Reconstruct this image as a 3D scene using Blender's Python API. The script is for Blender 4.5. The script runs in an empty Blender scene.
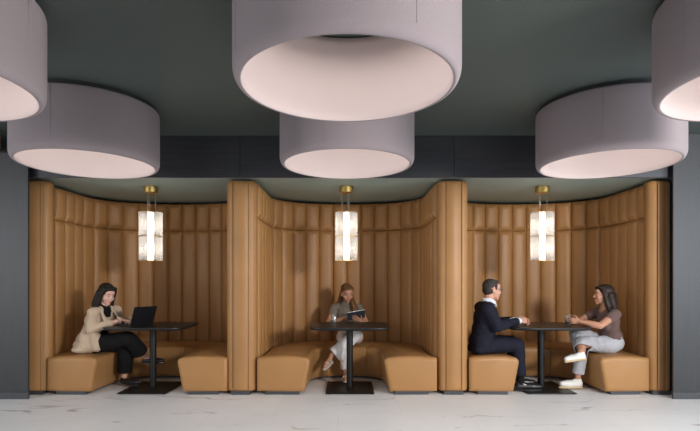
import bpy, bmesh, math, random
from mathutils import Vector, Matrix, noise
from mathutils.bvhtree import BVHTree
random.seed(4)
S = bpy.context.scene
COL = S.collection
PI = math.pi
V = Vector

# ------------------------------------------------------------------ materials
def srgb(r, g, b):
    f = lambda c: (c/255/12.92) if c/255 <= 0.04045 else ((c/255+0.055)/1.055)**2.4
    return (f(r), f(g), f(b), 1)

def mat(name, col, rough=0.5, metal=0.0, bump=None, spec=0.5, var=0.0, var_scale=4.0, stretch=None, sheen=0.0, coat=0.0):
    m = bpy.data.materials.new(name); m.use_nodes = True
    nt = m.node_tree; b = nt.nodes['Principled BSDF']
    b.inputs['Base Color'].default_value = col
    b.inputs['Roughness'].default_value = rough
    b.inputs['Metallic'].default_value = metal
    b.inputs['Specular IOR Level'].default_value = spec
    if sheen:
        b.inputs['Sheen Weight'].default_value = sheen
        b.inputs['Sheen Roughness'].default_value = 0.6
    if coat:
        b.inputs['Coat Weight'].default_value = coat
    tc = nt.nodes.new('ShaderNodeTexCoord')
    mp = nt.nodes.new('ShaderNodeMapping')
    nt.links.new(tc.outputs['Object'], mp.inputs['Vector'])
    if stretch: mp.inputs['Scale'].default_value = stretch
    if var:
        n = nt.nodes.new('ShaderNodeTexNoise'); n.inputs['Scale'].default_value = var_scale
        n.inputs['Detail'].default_value = 4
        nt.links.new(mp.outputs['Vector'], n.inputs['Vector'])
        r = nt.nodes.new('ShaderNodeMapRange')
        r.inputs['From Min'].default_value = 0.3; r.inputs['From Max'].default_value = 0.7
        r.inputs['To Min'].default_value = 1-var; r.inputs['To Max'].default_value = 1+var
        nt.links.new(n.outputs['Fac'], r.inputs['Value'])
        mx = nt.nodes.new('ShaderNodeVectorMath'); mx.operation = 'SCALE'
        mx.inputs[0].default_value = col[:3]
        nt.links.new(r.outputs['Result'], mx.inputs['Scale'])
        nt.links.new(mx.outputs['Vector'], b.inputs['Base Color'])
    if bump:
        sc, st, dist = bump
        n2 = nt.nodes.new('ShaderNodeTexNoise'); n2.inputs['Scale'].default_value = sc
        n2.inputs['Detail'].default_value = 3
        nt.links.new(mp.outputs['Vector'], n2.inputs['Vector'])
        bp = nt.nodes.new('ShaderNodeBump'); bp.inputs['Strength'].default_value = st
        bp.inputs['Distance'].default_value = dist
        nt.links.new(n2.outputs['Fac'], bp.inputs['Height'])
        nt.links.new(bp.outputs['Normal'], b.inputs['Normal'])
    return m

def emit(name, col, strength):
    m = bpy.data.materials.new(name); m.use_nodes = True
    nt = m.node_tree; nt.nodes.clear()
    e = nt.nodes.new('ShaderNodeEmission'); e.inputs['Color'].default_value = col; e.inputs['Strength'].default_value = strength
    o = nt.nodes.new('ShaderNodeOutputMaterial'); nt.links.new(e.outputs[0], o.inputs[0])
    return m

M = {}
M['leather'] = mat('tan_leather', (0.365, 0.186, 0.068, 1), 0.44, spec=0.36, bump=(260, 0.12, 0.002), var=0.07, var_scale=2.5)
M['piping'] = mat('tan_leather_seam', (0.21, 0.10, 0.035, 1), 0.5)
M['ceiling'] = mat('green_grey_paint', (0.073, 0.093, 0.086, 1), 0.6, bump=(40, 0.05, 0.002))
M['soffit'] = mat('green_paint_lit_tone', (0.30, 0.37, 0.33, 1), 0.6)  # ceiling green made paler, standing in for light on the soffit
M['charcoal'] = mat('charcoal_wood_veneer', (0.026, 0.0265, 0.029, 1), 0.45, var=0.15, var_scale=3.0, stretch=(30, 30, 0.7))
M['charcoal_h'] = mat('charcoal_wood_veneer_across', (0.034, 0.035, 0.042, 1), 0.42, var=0.25, var_scale=3.0, stretch=(0.7, 30, 30))
M['kick'] = mat('dark_kickboard', (0.05, 0.052, 0.058, 1), 0.5)
M['wood_beam'] = mat('brown_wood', (0.20, 0.095, 0.045, 1), 0.45, var=0.25, var_scale=4, stretch=(0.6, 0.6, 8))
M['backing'] = mat('dark_backing', (0.03, 0.025, 0.02, 1), 0.8)
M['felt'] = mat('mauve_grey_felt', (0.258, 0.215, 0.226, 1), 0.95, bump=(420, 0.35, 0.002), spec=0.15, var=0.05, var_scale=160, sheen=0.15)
M['felt_in'] = mat('felt_lining_lit_tone', (0.54, 0.455, 0.44, 1), 0.95, bump=(420, 0.25, 0.002), spec=0.1)  # same felt as outside, warm lamp light put into a paler, pinker colour
M['felt_seam'] = mat('felt_seam', (0.28, 0.235, 0.24, 1), 0.95)
M['lamp_mount'] = mat('dark_lamp_mount', (0.02, 0.022, 0.022, 1), 0.7)
M['led'] = emit('warm_led', (1.0, 0.935, 0.905, 1), 12.0)
M['core'] = emit('tube_light', (1.0, 0.92, 0.83, 1), 10.0)
M['brass'] = mat('brushed_brass', (0.75, 0.52, 0.18, 1), 0.35, metal=1.0)
M['wire'] = mat('steel_wire', (0.6, 0.58, 0.54, 1), 0.4, metal=1.0)
M['black_top'] = mat('black_laminate', (0.009, 0.009, 0.009, 1), 0.36, spec=0.35, bump=(300, 0.05, 0.001))
M['black_metal'] = mat('black_powder_coat', (0.008, 0.0085, 0.009, 1), 0.42, spec=0.3)
M['black_plastic'] = mat('black_device', (0.010, 0.010, 0.012, 1), 0.35)
M['keys'] = mat('dark_keys', (0.02, 0.02, 0.022, 1), 0.5)
M['screen_glow'] = emit('lit_screen', (0.75, 0.85, 1.0, 1), 0.6)
M['tablet_case'] = mat('navy_tablet_case', (0.03, 0.042, 0.06, 1), 0.4)
M['tablet_rim'] = mat('pale_tablet_rim', (0.6, 0.62, 0.63, 1), 0.35)
# people
M['skin_pale'] = mat('pale_skin', (0.62, 0.36, 0.27, 1), 0.5, var=0.05, var_scale=20)
M['skin_warm'] = mat('warm_skin', (0.46, 0.235, 0.145, 1), 0.5, var=0.05, var_scale=20)
M['skin_rosy'] = mat('rosy_skin', (0.58, 0.30, 0.21, 1), 0.5, var=0.05, var_scale=20)
M['skin_brown'] = mat('light_brown_skin', (0.47, 0.235, 0.15, 1), 0.5, var=0.05, var_scale=20)
M['lips'] = mat('lips', (0.42, 0.13, 0.11, 1), 0.4)
M['eye_white'] = mat('eye_white', (0.7, 0.68, 0.65, 1), 0.25)
M['iris'] = mat('dark_iris', (0.03, 0.018, 0.012, 1), 0.2)
M['brow_hair'] = mat('dark_brow', (0.035, 0.022, 0.016, 1), 0.7)
def hairmat(n, c, r=0.5): return mat(n, c, r, spec=0.28, bump=(90, 0.5, 0.004), var=0.35, var_scale=60, stretch=(1, 1, 0.12))
M['hair_black'] = hairmat('black_brown_hair', (0.012, 0.009, 0.008, 1))
M['hair_brown'] = hairmat('brown_hair', (0.045, 0.022, 0.012, 1))
M['hair_light'] = hairmat('honey_brown_hair', (0.13, 0.06, 0.025, 1))
M['hair_dark'] = hairmat('dark_brown_hair', (0.022, 0.013, 0.010, 1))
M['hair_man'] = hairmat('short_grey_brown_hair', (0.04, 0.032, 0.028, 1), 0.6)
def cloth(n, c, sc=500): return mat(n, c, 0.85, bump=(sc, 0.25, 0.002), spec=0.2, var=0.08, var_scale=9, sheen=0.1 if c[0] > 0.1 else 0.0)
M['beige'] = cloth('beige_wool', (0.50, 0.38, 0.27, 1))
M['black_cloth'] = cloth('black_cloth', (0.006, 0.006, 0.0065, 1))
M['navy'] = cloth('navy_suit', (0.011, 0.012, 0.022, 1))
M['white_shirt'] = cloth('white_shirt', (0.72, 0.76, 0.82, 1))
M['taupe'] = cloth('grey_taupe_knit', (0.165, 0.135, 0.105, 1))
M['cream'] = cloth('cream_trousers', (0.66, 0.62, 0.60, 1))
M['maroon'] = cloth('dusty_brown_tee', (0.125, 0.076, 0.068, 1))
M['denim'] = cloth('pale_grey_denim', (0.40, 0.40, 0.43, 1))
M['black_shoe'] = mat('black_shoe_leather', (0.012, 0.012, 0.013, 1), 0.28)
M['white_shoe'] = mat('white_sneaker', (0.74, 0.72, 0.68, 1), 0.6)
M['gum'] = mat('cream_gum_sole', (0.52, 0.39, 0.23, 1), 0.6)
M['strap'] = mat('white_strap', (0.75, 0.72, 0.68, 1), 0.4)
M['button'] = mat('dark_button', (0.05, 0.035, 0.025, 1), 0.4)
M['drink'] = mat('dark_drink', (0.05, 0.018, 0.008, 1), 0.1)
M['ice'] = mat('ice', (0.75, 0.8, 0.83, 1), 0.15)

def glass_mat(name, white, transp):
    m = bpy.data.materials.new(name); m.use_nodes = True
    nt = m.node_tree; nt.nodes.clear()
    o = nt.nodes.new('ShaderNodeOutputMaterial')
    t = nt.nodes.new('ShaderNodeBsdfTransparent'); t.inputs[0].default_value = (1, 1, 1, 1)
    g = nt.nodes.new('ShaderNodeBsdfGlossy'); g.inputs['Roughness'].default_value = 0.12
    w = nt.nodes.new('ShaderNodeBsdfTranslucent'); w.inputs[0].default_value = (0.93, 0.92, 0.9, 1)
    a = nt.nodes.new('ShaderNodeMixShader'); a.inputs[0].default_value = white
    nt.links.new(g.outputs[0], a.inputs[1]); nt.links.new(w.outputs[0], a.inputs[2])
    lw = nt.nodes.new('ShaderNodeLayerWeight'); lw.inputs['Blend'].default_value = 0.35
    mr = nt.nodes.new('ShaderNodeMapRange'); mr.inputs['To Min'].default_value = 1-transp; mr.inputs['To Max'].default_value = 0.85
    nt.links.new(lw.outputs['Facing'], mr.inputs['Value'])
    b = nt.nodes.new('ShaderNodeMixShader'); nt.links.new(mr.outputs['Result'], b.inputs[0])
    nt.links.new(t.outputs[0], b.inputs[1]); nt.links.new(a.outputs[0], b.inputs[2])
    nt.links.new(b.outputs[0], o.inputs[0])
    return m
M['flute'] = glass_mat('fluted_glass', 0.45, 0.84)
M['glass'] = glass_mat('clear_tumbler_glass', 0.25, 0.80)

def floor_mat():
    m = bpy.data.materials.new('white_marble'); m.use_nodes = True
    nt = m.node_tree; N = nt.nodes.new; L = nt.links.new
    b = nt.nodes['Principled BSDF']
    b.inputs['Roughness'].default_value = 0.42
    b.inputs['Specular IOR Level'].default_value = 0.3
    tc = N('ShaderNodeTexCoord')
    def veins(scale, rot, width, dist, mscale, lo, hi, seed):
        mp = N('ShaderNodeMapping'); mp.inputs['Rotation'].default_value = (0, 0, rot); mp.inputs['Location'].default_value = (seed, seed*0.7, 0)
        mp.inputs['Scale'].default_value = (0.45, 1.3, 1)
        L(tc.outputs['Object'], mp.inputs['Vector'])
        n = N('ShaderNodeTexNoise'); n.inputs['Scale'].default_value = scale; n.inputs['Detail'].default_value = 5
        n.inputs['Distortion'].default_value = dist
        L(mp.outputs[0], n.inputs['Vector'])
        s = N('ShaderNodeMath'); s.operation = 'SUBTRACT'; s.inputs[1].default_value = 0.5; L(n.outputs['Fac'], s.inputs[0])
        a = N('ShaderNodeMath'); a.operation = 'ABSOLUTE'; L(s.outputs[0], a.inputs[0])
        r = N('ShaderNodeMapRange'); r.inputs['From Min'].default_value = 0; r.inputs['From Max'].default_value = width
        r.inputs['To Min'].default_value = 1; r.inputs['To Max'].default_value = 0; L(a.outputs[0], r.inputs['Value'])
        k = N('ShaderNodeTexNoise'); k.inputs['Scale'].default_value = mscale; k.inputs['Detail'].default_value = 3
        L(mp.outputs[0], k.inputs['Vector'])
        kr = N('ShaderNodeMapRange'); kr.inputs['From Min'].default_value = lo; kr.inputs['From Max'].default_value = hi; L(k.outputs['Fac'], kr.inputs['Value'])
        q = N('ShaderNodeMath'); q.operation = 'MULTIPLY'; L(r.outputs[0], q.inputs[0]); L(kr.outputs[0], q.inputs[1])
        return q.outputs[0]
    v1 = veins(1.5, 0.45, 0.015, 0.7, 1.7, 0.55, 0.65, 3.1)
    v2 = veins(2.6, 0.35, 0.013, 0.5, 2.6, 0.565, 0.655, 8.4)
    mx = N('ShaderNodeMath'); mx.operation = 'MAXIMUM'; L(v1, mx.inputs[0]); L(v2, mx.inputs[1])
    cl = N('ShaderNodeTexNoise'); cl.inputs['Scale'].default_value = 0.9; cl.inputs['Detail'].default_value = 5; L(tc.outputs['Object'], cl.inputs['Vector'])
    cr = N('ShaderNodeMapRange'); cr.inputs['From Min'].default_value = 0.35; cr.inputs['From Max'].default_value = 0.7; L(cl.outputs['Fac'], cr.inputs['Value'])
    c1 = N('ShaderNodeMix'); c1.data_type = 'RGBA'
    c1.inputs['A'].default_value = (0.85, 0.85, 0.86, 1); c1.inputs['B'].default_value = (0.77, 0.765, 0.775, 1); L(cr.outputs[0], c1.inputs['Factor'])
    c2 = N('ShaderNodeMix'); c2.data_type = 'RGBA'; L(c1.outputs['Result'], c2.inputs['A']); c2.inputs['B'].default_value = (0.27, 0.235, 0.21, 1)
    mf = N('ShaderNodeMath'); mf.operation = 'MULTIPLY'; mf.inputs[1].default_value = 0.85; L(mx.outputs[0], mf.inputs[0])
    L(mf.outputs[0], c2.inputs['Factor'])
    br = N('ShaderNodeTexBrick'); br.offset = 0.5; br.inputs['Scale'].default_value = 1.0
    br.inputs['Color1'].default_value = (1, 1, 1, 1); br.inputs['Color2'].default_value = (0.985, 0.985, 0.987, 1); br.inputs['Mortar'].default_value = (0.90, 0.90, 0.91, 1)
    br.inputs['Brick Width'].default_value = 1.2; br.inputs['Row Height'].default_value = 1.2; br.inputs['Mortar Size'].default_value = 0.003
    bm_ = N('ShaderNodeMapping'); bm_.inputs['Location'].default_value = (0.08, 0.2, 0); L(tc.outputs['Object'], bm_.inputs['Vector']); L(bm_.outputs[0], br.inputs['Vector'])
    c3 = N('ShaderNodeMix'); c3.data_type = 'RGBA'; c3.blend_type = 'MULTIPLY'; c3.inputs['Factor'].default_value = 1
    L(c2.outputs['Result'], c3.inputs['A']); L(br.outputs['Color'], c3.inputs['B'])
    L(c3.outputs['Result'], b.inputs['Base Color'])
    return m
M['marble'] = floor_mat()

# ------------------------------------------------------------------ object helpers
def tag(o, label=None, cat=None, group=None, kind=None):
    if label: o['label'] = label
    if cat: o['category'] = cat
    if group: o['group'] = group
    if kind: o['kind'] = kind
    return o

def empty(name, loc, label=None, cat=None, group=None, kind=None, rz=0):
    o = bpy.data.objects.new(name, None); COL.objects.link(o)
    o.location = loc; o.rotation_euler.z = rz; o.empty_display_size = 0.1
    return tag(o, label, cat, group, kind)

def put(name, me, m, parent=None, smooth=True, world=False):
    """link a mesh; with world=True its coordinates are world ones and are moved into the parent's frame"""
    if world and parent is not None:
        root = parent
        mw = Matrix.Identity(4)
        chain = []
        while root is not None:
            chain.append(root); root = root.parent
        for r in reversed(chain):
            mw = mw @ (Matrix.Translation(r.location) @ r.rotation_euler.to_matrix().to_4x4())
        me.transform(mw.inverted())
    o = bpy.data.objects.new(name, me); COL.objects.link(o)
    if m is not None: me.materials.append(M[m] if isinstance(m, str) else m)
    if smooth:
        for p in me.polygons: p.use_smooth = True
    o.parent = parent
    return o

def from_data(name, vs, fs):
    me = bpy.data.meshes.new(name); me.from_pydata([tuple(v) for v in vs], [], fs); me.update()
    return me

def bm_mesh(name, bm):
    bmesh.ops.recalc_face_normals(bm, faces=bm.faces)
    me = bpy.data.meshes.new(name); bm.to_mesh(me); bm.free(); return me

def add_box(bm, lo, hi, bevel=0.0, seg=2, mtx=None):
    r = bmesh.ops.create_cube(bm, size=1.0)
    vs = r['verts']
    c = [(lo[i]+hi[i])/2 for i in range(3)]; s = [hi[i]-lo[i] for i in range(3)]
    for v in vs: v.co = V((c[0]+v.co.x*s[0], c[1]+v.co.y*s[1], c[2]+v.co.z*s[2]))
    if bevel:
        es = list({e for v in vs for e in v.link_edges})
        rr = bmesh.ops.bevel(bm, geom=es, offset=bevel, segments=seg, affect='EDGES', profile=0.5)
        vs = list({v for f in rr['faces'] for v in f.verts} | {v for v in vs if v.is_valid})
    if mtx is not None:
        for v in vs: v.co = mtx @ v.co
    return vs

def box(name, lo, hi, m, parent=None, bevel=0.0, seg=2, mtx=None):
    bm = bmesh.new(); add_box(bm, lo, hi, bevel, seg, mtx)
    return put(name, bm_mesh(name, bm), m, parent, smooth=False)

def lathe_data(prof, n=64, closed=False, base=0):
    """prof: list of (r, z)"""
    vs = []; fs = []
    k = len(prof)
    for i in range(n):
        a = 2*PI*i/n
        for r, z in prof: vs.append((r*math.cos(a), r*math.sin(a), z))
    for i in range(n):
        j = (i+1) % n
        for q in range(k if closed else k-1):
            p = (q+1) % k
            fs.append((base+i*k+q, base+j*k+q, base+j*k+p, base+i*k+p))
    return vs, fs

def lathe(name, prof, m, parent=None, n=64, closed=False, caps=False, smooth=True):
    vs, fs = lathe_data(prof, n, closed)
    k = len(prof)
    if caps:
        fs.append(tuple(i*k for i in range(n))[::-1]); fs.append(tuple(i*k+k-1 for i in range(n)))
    return put(name, from_data(name, vs, fs), m, parent, smooth)

def tube(bm, pts, r, n=8):
    pts = [V(p) for p in pts]
    rings = []
    for i, p in enumerate(pts):
        d = (pts[min(i+1, len(pts)-1)]-pts[max(i-1, 0)]).normalized()
        a = d.orthogonal().normalized(); b = d.cross(a)
        rings.append([bm.verts.new(p+(a*math.cos(2*PI*k/n)+b*math.sin(2*PI*k/n))*r) for k in range(n)])
    for q in range(len(rings)-1):
        # match ring start to limit twisting
        A, B = rings[q], rings[q+1]
        s = min(range(n), key=lambda t: (B[t].co-A[0].co).length)
        B[:] = B[s:]+B[:s]
        if (B[1].co-A[1].co).length > (B[-1].co-A[1].co).length: B[1:] = B[1:][::-1]
        for k in range(n): bm.faces.new((A[k], A[(k+1) % n], B[(k+1) % n], B[k]))
    bm.faces.new(rings[0][::-1]); bm.faces.new(rings[-1])

def copy_tree(o, parent=None):
    c = o.copy(); COL.objects.link(c); c.parent = parent
    for ch in list(o.children): copy_tree(ch, c)
    return c

def struct(o): o['kind'] = 'structure'; return o

# ------------------------------------------------------------------ camera
EYE = 1.24
cam = bpy.data.cameras.new('camera'); co = bpy.data.objects.new('camera', cam); COL.objects.link(co)
co.location = (0, 0, EYE); co.rotation_euler = (PI/2, 0, 0)
cam.sensor_width = 36; cam.lens = 490/700*36
cam.shift_x = 3/700; cam.shift_y = 66.5/700
cam.clip_start = 0.05
S.camera = co

# ------------------------------------------------------------------ setting
CZ = 2.812      # ceiling
BZ = 2.385     # booth ceiling
struct(box('floor', (-7, -4, -0.10), (7, 7.6, 0), 'marble'))
struct(box('ceiling', (-7, -4, CZ), (7, 5.42, CZ+0.1), 'ceiling'))
struct(box('ceiling', (-3.75, 5.292, BZ), (3.75, 7.45, BZ+0.06), 'soffit'))
struct(box('wall_back', (-4.2, 7.45, 0), (4.2, 7.6, CZ), 'backing'))
for k, (a, b) in enumerate([(-6.9, -3.432), (-3.428, -1.152), (-1.148, 1.148), (1.152, 3.488), (3.492, 6.9)]):
    struct(box('trim_%d' % (k+1), (a, 5.26, 2.362), (b, 5.29, CZ), 'charcoal_h', bevel=0.002))
struct(box('wall_left', (-6.9, 5.18, 0.075), (-3.372, 5.205, 2.61), 'charcoal', bevel=0.003))
struct(box('wall_right', (3.45, 5.18, 0.075), (6.9, 5.205, CZ-0.002), 'charcoal', bevel=0.003))
struct(box('baseboard_left', (-6.9, 5.182, 0), (-3.374, 5.205, 0.073), 'kick'))
struct(box('baseboard_right', (3.452, 5.182, 0), (6.9, 5.205, 0.073), 'kick'))
struct(box('wall_side', (-3.80, 5.42, 0), (-3.72, 7.45, CZ), 'backing'))
struct(box('wall_side', (3.72, 5.42, 0), (3.80, 7.45, CZ), 'backing'))
struct(box('trim_7', (-6.9, 5.291, 2.45), (6.9, 5.41, CZ), 'backing'))  # unseen backing added to stop light leaking through the panel gaps
bmx = Matrix.Translation((-3.62, 5.02, 2.70)) @ Matrix.Rotation(math.radians(-8), 4, 'Z')
struct(box('trim_6', (-2.2, -0.09, -0.075), (0.0, 0.09, 0.075), 'wood_beam', bevel=0.004, mtx=bmx))

# ------------------------------------------------------------------ booths
def u_path(hw, y0, y1, b, ex=2.3, n_arc=64, n_st=24):
    """plan polyline of a U: straight side, rounded back, straight side (inside faces +y side closed)"""
    pts = []
    for i in range(n_st): pts.append((-hw, y0+(y1-y0)*i/n_st))
    for i in range(n_arc+1):
        a = PI-PI*i/n_arc
        c, s = math.cos(a), math.sin(a)
        pts.append((hw*math.copysign(abs(c)**(2/ex), c), y1+b*abs(s)**(2/ex)))
    for i in range(n_st): pts.append((hw, y1+(y0-y1)*(i+1)/n_st))
    return pts

class Path:
    def __init__(s, pts):
        s.p = [V((x, y)) for x, y in pts]; s.L = [0]
        for a, b in zip(s.p, s.p[1:]): s.L.append(s.L[-1]+(b-a).length)
        s.total = s.L[-1]
    def at(s, d):
        d = max(0, min(s.total, d))
        lo, hi = 0, len(s.L)-1
        while hi-lo > 1:
            m = (lo+hi)//2
            if s.L[m] <= d: lo = m
            else: hi = m
        t = (d-s.L[lo])/max(1e-9, s.L[lo+1]-s.L[lo])
        return s.p[lo].lerp(s.p[lo+1], t)
    def nrm(s, d):
        t = (s.at(d+0.03)-s.at(d-0.03)).normalized()
        return V((t.y, -t.x))      # to the right of travel = interior of the U

SEAM_Z = 1.967
def padding(name, path, nch, z0, z1, depth, parent, e=0.07):
    """one row of vertical channels, pillowed, with a flat back"""
    TS = (0, .022, .05, .10, .18, .30, .42, .5, .58, .70, .82, .90, .95, .978)
    SUB = len(TS)
    nu = nch*SUB
    zs = []
    for t in (0, .045, .16, .32, .55, .8, 1): zs.append(z0+e*t)
    nz = max(3, int((z1-z0)/0.09))
    for i in range(1, nz): zs.append(z0+e+(z1-z0-2*e)*i/nz)
    for t in (1, .8, .55, .32, .16, .045, 0): zs.append(z1-e*t)
    W = path.total/nch
    vs = []; fs = []
    jit = [random.uniform(0.9, 1.1) for _ in range(nch)]
    k = len(zs)+2
    for i in range(nu+1):
        ch = min(nch-1, i//SUB); t = TS[i % SUB]
        d = path.total*((i//SUB)+t)/nch
        p = path.at(d); n = path.nrm(d)
        prof = (1-abs(2*t-1)**3.6) if i % SUB else 0.0
        cleft = -0.034 if i % SUB == 0 else 0.0
        back = p - n*0.055
        vs.append((back.x, back.y, z0))
        for z in zs:
            q = min(z-z0, z1-z)/e
            q = 1-(1-min(1, q))**2.4
            w = 0.004*noise.noise(V((d*6, z*9, 3.3)))*prof
            off = depth*jit[ch]*prof*(0.05+0.95*q)+0.004*q+w+cleft*(0.4+0.6*q)
            if z == z0 or z == z1: off = -0.03
            pp = p+n*off
            vs.append((pp.x, pp.y, z))
        vs.append((back.x, back.y, z1))
    for i in range(nu):
        for j in range(k):
            j2 = (j+1) % k
            fs.append((i*k+j, i*k+j2, (i+1)*k+j2, (i+1)*k+j))
    fs.append(tuple(range(k))); fs.append(tuple(nu*k+j for j in range(k))[::-1])
    return put(name, from_data(name, vs, fs), 'leather', parent)

def bench_section(name, pin, pout, t0, t1, parent, end0, end1):
    """bench top and front from path fraction t0 to t1; end0/end1 = rounded free ends"""
    # cross-section (s: 0 front .. 1 wall, dz, dx inset towards the wall)
    prof = [(0.0, 0.034, 0.060)]
    for i in range(1, 9): prof.append((0.0, 0.034+0.316*i/9, 0.060-0.060*(i/9)))
    for i in range(0, 7):
        a = PI/2*i/6
        prof.append((0.0, 0.36+0.05*math.sin(a), 0.055*(1-math.cos(a))))
    for s in (0.25, 0.42, 0.6, 0.8, 0.94): prof.append((s, 0.41+0.018*math.sin(PI*min(1, s)), 0))
    prof.append((1.0, 0.405, 0)); prof.append((1.0, 0.034, 0))
    R = 0.045
    n = max(6, int(60*(t1-t0)))
    ts = []
    L = pin.total
    def shrink(q): return R-math.sqrt(max(0, R*R-(R-q)**2)) if q < R else 0
    Lout = pout.total
    for i in range(n+1): ts.append((t0+(t1-t0)*i/n, 0))
    rows = []
    ends = [0, .002, .006, .012, .02, .03, R]
    tl = []
    ra = R/ (0.5*(L+Lout))
    soft = 0.012/(0.5*(L+Lout))
    if end0:
        for q in ends[:-1]: tl.append((t0+q/(0.5*(L+Lout)), shrink(q)))
        lo = t0+ra
    else:
        tl += [(t0, 0.007), (t0+soft*.4, 0.002)]; lo = t0+soft
    if end1:
        hi = t1-ra
    else: hi = t1-soft
    for i in range(n+1): tl.append((lo+(hi-lo)*i/n, 0))
    if end1:
        for q in ends[:-1][::-1]: tl.append((t1-q/(0.5*(L+Lout)), shrink(q)))
    else: tl += [(t1-soft*.4, 0.002), (t1, 0.007)]
    vs = []; fs = []
    k = len(prof)
    zc = 0.23
    for t, sh in tl:
        a = pin.at(t*L); b = pout.at(t*Lout)
        dirv = (b-a); w = dirv.length; dirv.normalize()
        for s, z, ins in prof:
            ss = s*w+ins+ (0.0 if s > 0 else 0)
            if s == 0: x = min(ins+sh, w)
            elif s >= 1: x = w-sh
            else: x = min(max(s*w, 0.055+sh), w-sh)
            zz = zc+(z-zc)*(1-sh/0.19)
            wr = 0.003*noise.noise(V((t*40, s*6, z*8))) if sh == 0 else 0
            p = a+dirv*x
            vs.append((p.x, p.y, zz+wr if z > 0.06 else zz))
    m = len(tl)
    for i in range(m-1):
        for j in range(k):
            j2 = (j+1) % k
            fs.append((i*k+j, i*k+j2, (i+1)*k+j2, (i+1)*k+j))
    # domed end caps
    for i, flag in ((0, end0), (m-1, end1)):
        fs.append(tuple(i*k+j for j in range(k)))
    me = from_data(name, vs, fs)
    bm = bmesh.new(); bm.from_mesh(me); bmesh.ops.recalc_face_normals(bm, faces=bm.faces); bm.to_mesh(me); bm.free()
    return put(name, me, 'leather', parent)

def strip_plinth(name, pin, pout, inset_in, inset_out, t0, t1, z0, z1, m, parent):
    vs = []; fs = []; n = 60
    for i in range(n+1):
        t = t0+(t1-t0)*i/n
        a = pin.at(t*pin.total); b = pout.at(t*pout.total); d = (b-a).normalized()
        a2 = a+d*inset_in; b2 = b-d*inset_out
        for p, z in ((a2, z0), (a2, z1), (b2, z1), (b2, z0)): vs.append((p.x, p.y, z))
    for i in range(n):
        for j in range(4):
            j2 = (j+1) % 4
            fs.append((i*4+j, i*4+j2, (i+1)*4+j2, (i+1)*4+j))
    fs.append((0, 1, 2, 3)); fs.append((n*4+3, n*4+2, n*4+1, n*4))
    return put(name, from_data(name, vs, fs), m, parent, smooth=False)

def make_booth(cx, wl, wr, who, occupants, inner=0.445):
    """wl, wr: half widths of the padded back on either side"""
    hw = (wl+wr)/2; sx = (wr-wl)/2
    w = empty('padded_booth_backrest', (cx, 6.9, 0),
              'tall curved channel-tufted tan leather backrest wrapping the booth of '+who, 'backrest', 'channel-tufted booth backrests', 'thing')
    pth = Path([(x+sx, y-6.9) for x, y in u_path(hw, 5.52, 6.28, 0.72)])
    padding('lower_padding', pth, 22, 0.30, SEAM_Z, 0.031, w)
    padding('upper_padding', pth, 22, SEAM_Z, 2.353, 0.042, w, 0.085)
    b = empty('curved_bench', (cx, 6.2, 0), 'U-shaped tan leather bench seating '+occupants, 'bench', 'curved booth benches')
    pin = Path([(x, y-6.2) for x, y in u_path(inner, 5.365, 5.86, 0.39, ex=2.6)])
    raw = u_path(hw-0.068, 5.365, 6.24, 0.685, ex=2.3)
    def lim(x, y):
        x += sx
        q = min(1, max(0, (y-5.53)/0.05))
        f = (0.997-0.027*min(1, max(0, (y-5.40)/0.05)))*(1 if x > 0 else -1)
        return (f+(x-f)*q if y < 5.6 else x, y-6.2)
    pout = Path([lim(x, y) for x, y in raw])
    bench_section('seat_section', pin, pout, 0.0, 0.395, b, True, False)
    bench_section('seat_section', pin, pout, 0.395, 0.605, b, False, False)
    bench_section('seat_section', pin, pout, 0.605, 1.0, b, False, True)
    strip_plinth('plinth', pin, pout, 0.12, 0.10, 0.008, 0.992, 0.0, 0.040, 'kick', b)

def pillar_plan(hw, y0, y1, r, seams):
    pts = []
    pts.append((-hw, y1))
    for i in range(9):
        a = PI+PI/2*i/8
        pts.append((-hw+r+r*math.cos(a), y0+r+r*math.sin(a)))
    for s in seams:
        pts += [(s-0.006, y0), (s-0.002, y0+0.006), (s+0.002, y0+0.006), (s+0.006, y0)]
    for i in range(9):
        a = 1.5*PI+PI/2*i/8
        pts.append((hw-r+r*math.cos(a), y0+r+r*math.sin(a)))
    pts.append((hw, y1))
    return pts

def make_pillar(cx, hw, seams, label):
    p = empty('upholstered_pillar', (cx, 5.55, 0), label, 'pillar', 'tan leather pillars between the booths')
    plan = [(x, y-5.55) for x, y in pillar_plan(hw, 5.385, 5.512, 0.08, seams)]
    k = len(plan)
    levels = [(0.040, 0.93), (0.047, 0.97), (0.060, 0.995), (0.09, 1.0)] + [(0.09+2.22*i/10, 1.0) for i in range(1, 11)] + [(2.338, 0.99), (2.349, 0.96), (2.356, 0.91)]
    vs = []; fs = []
    for z, s in levels:
        for x, y in plan: vs.append((x*s, -0.0+(y)*s, z))
    for i in range(len(levels)-1):
        for j in range(k):
            j2 = (j+1) % k
            fs.append((i*k+j, i*k+j2, (i+1)*k+j2, (i+1)*k+j))
    fs.append(tuple(range(k))[::-1]); fs.append(tuple((len(levels)-1)*k+j for j in range(k)))
    put('leather_cover', from_data('leather_cover', vs, fs), 'leather', p)
    box('plinth', (-0.105, -0.166, 0), (0.105, -0.045, 0.0405), 'kick', p)
    for s in seams:
        bm = bmesh.new(); tube(bm, [(s, -0.161, z) for z in (0.07, 0.8, 1.6, 2.33)], 0.0022, 6)
        put('seam', bm_mesh('seam', bm), 'piping', p)

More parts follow.
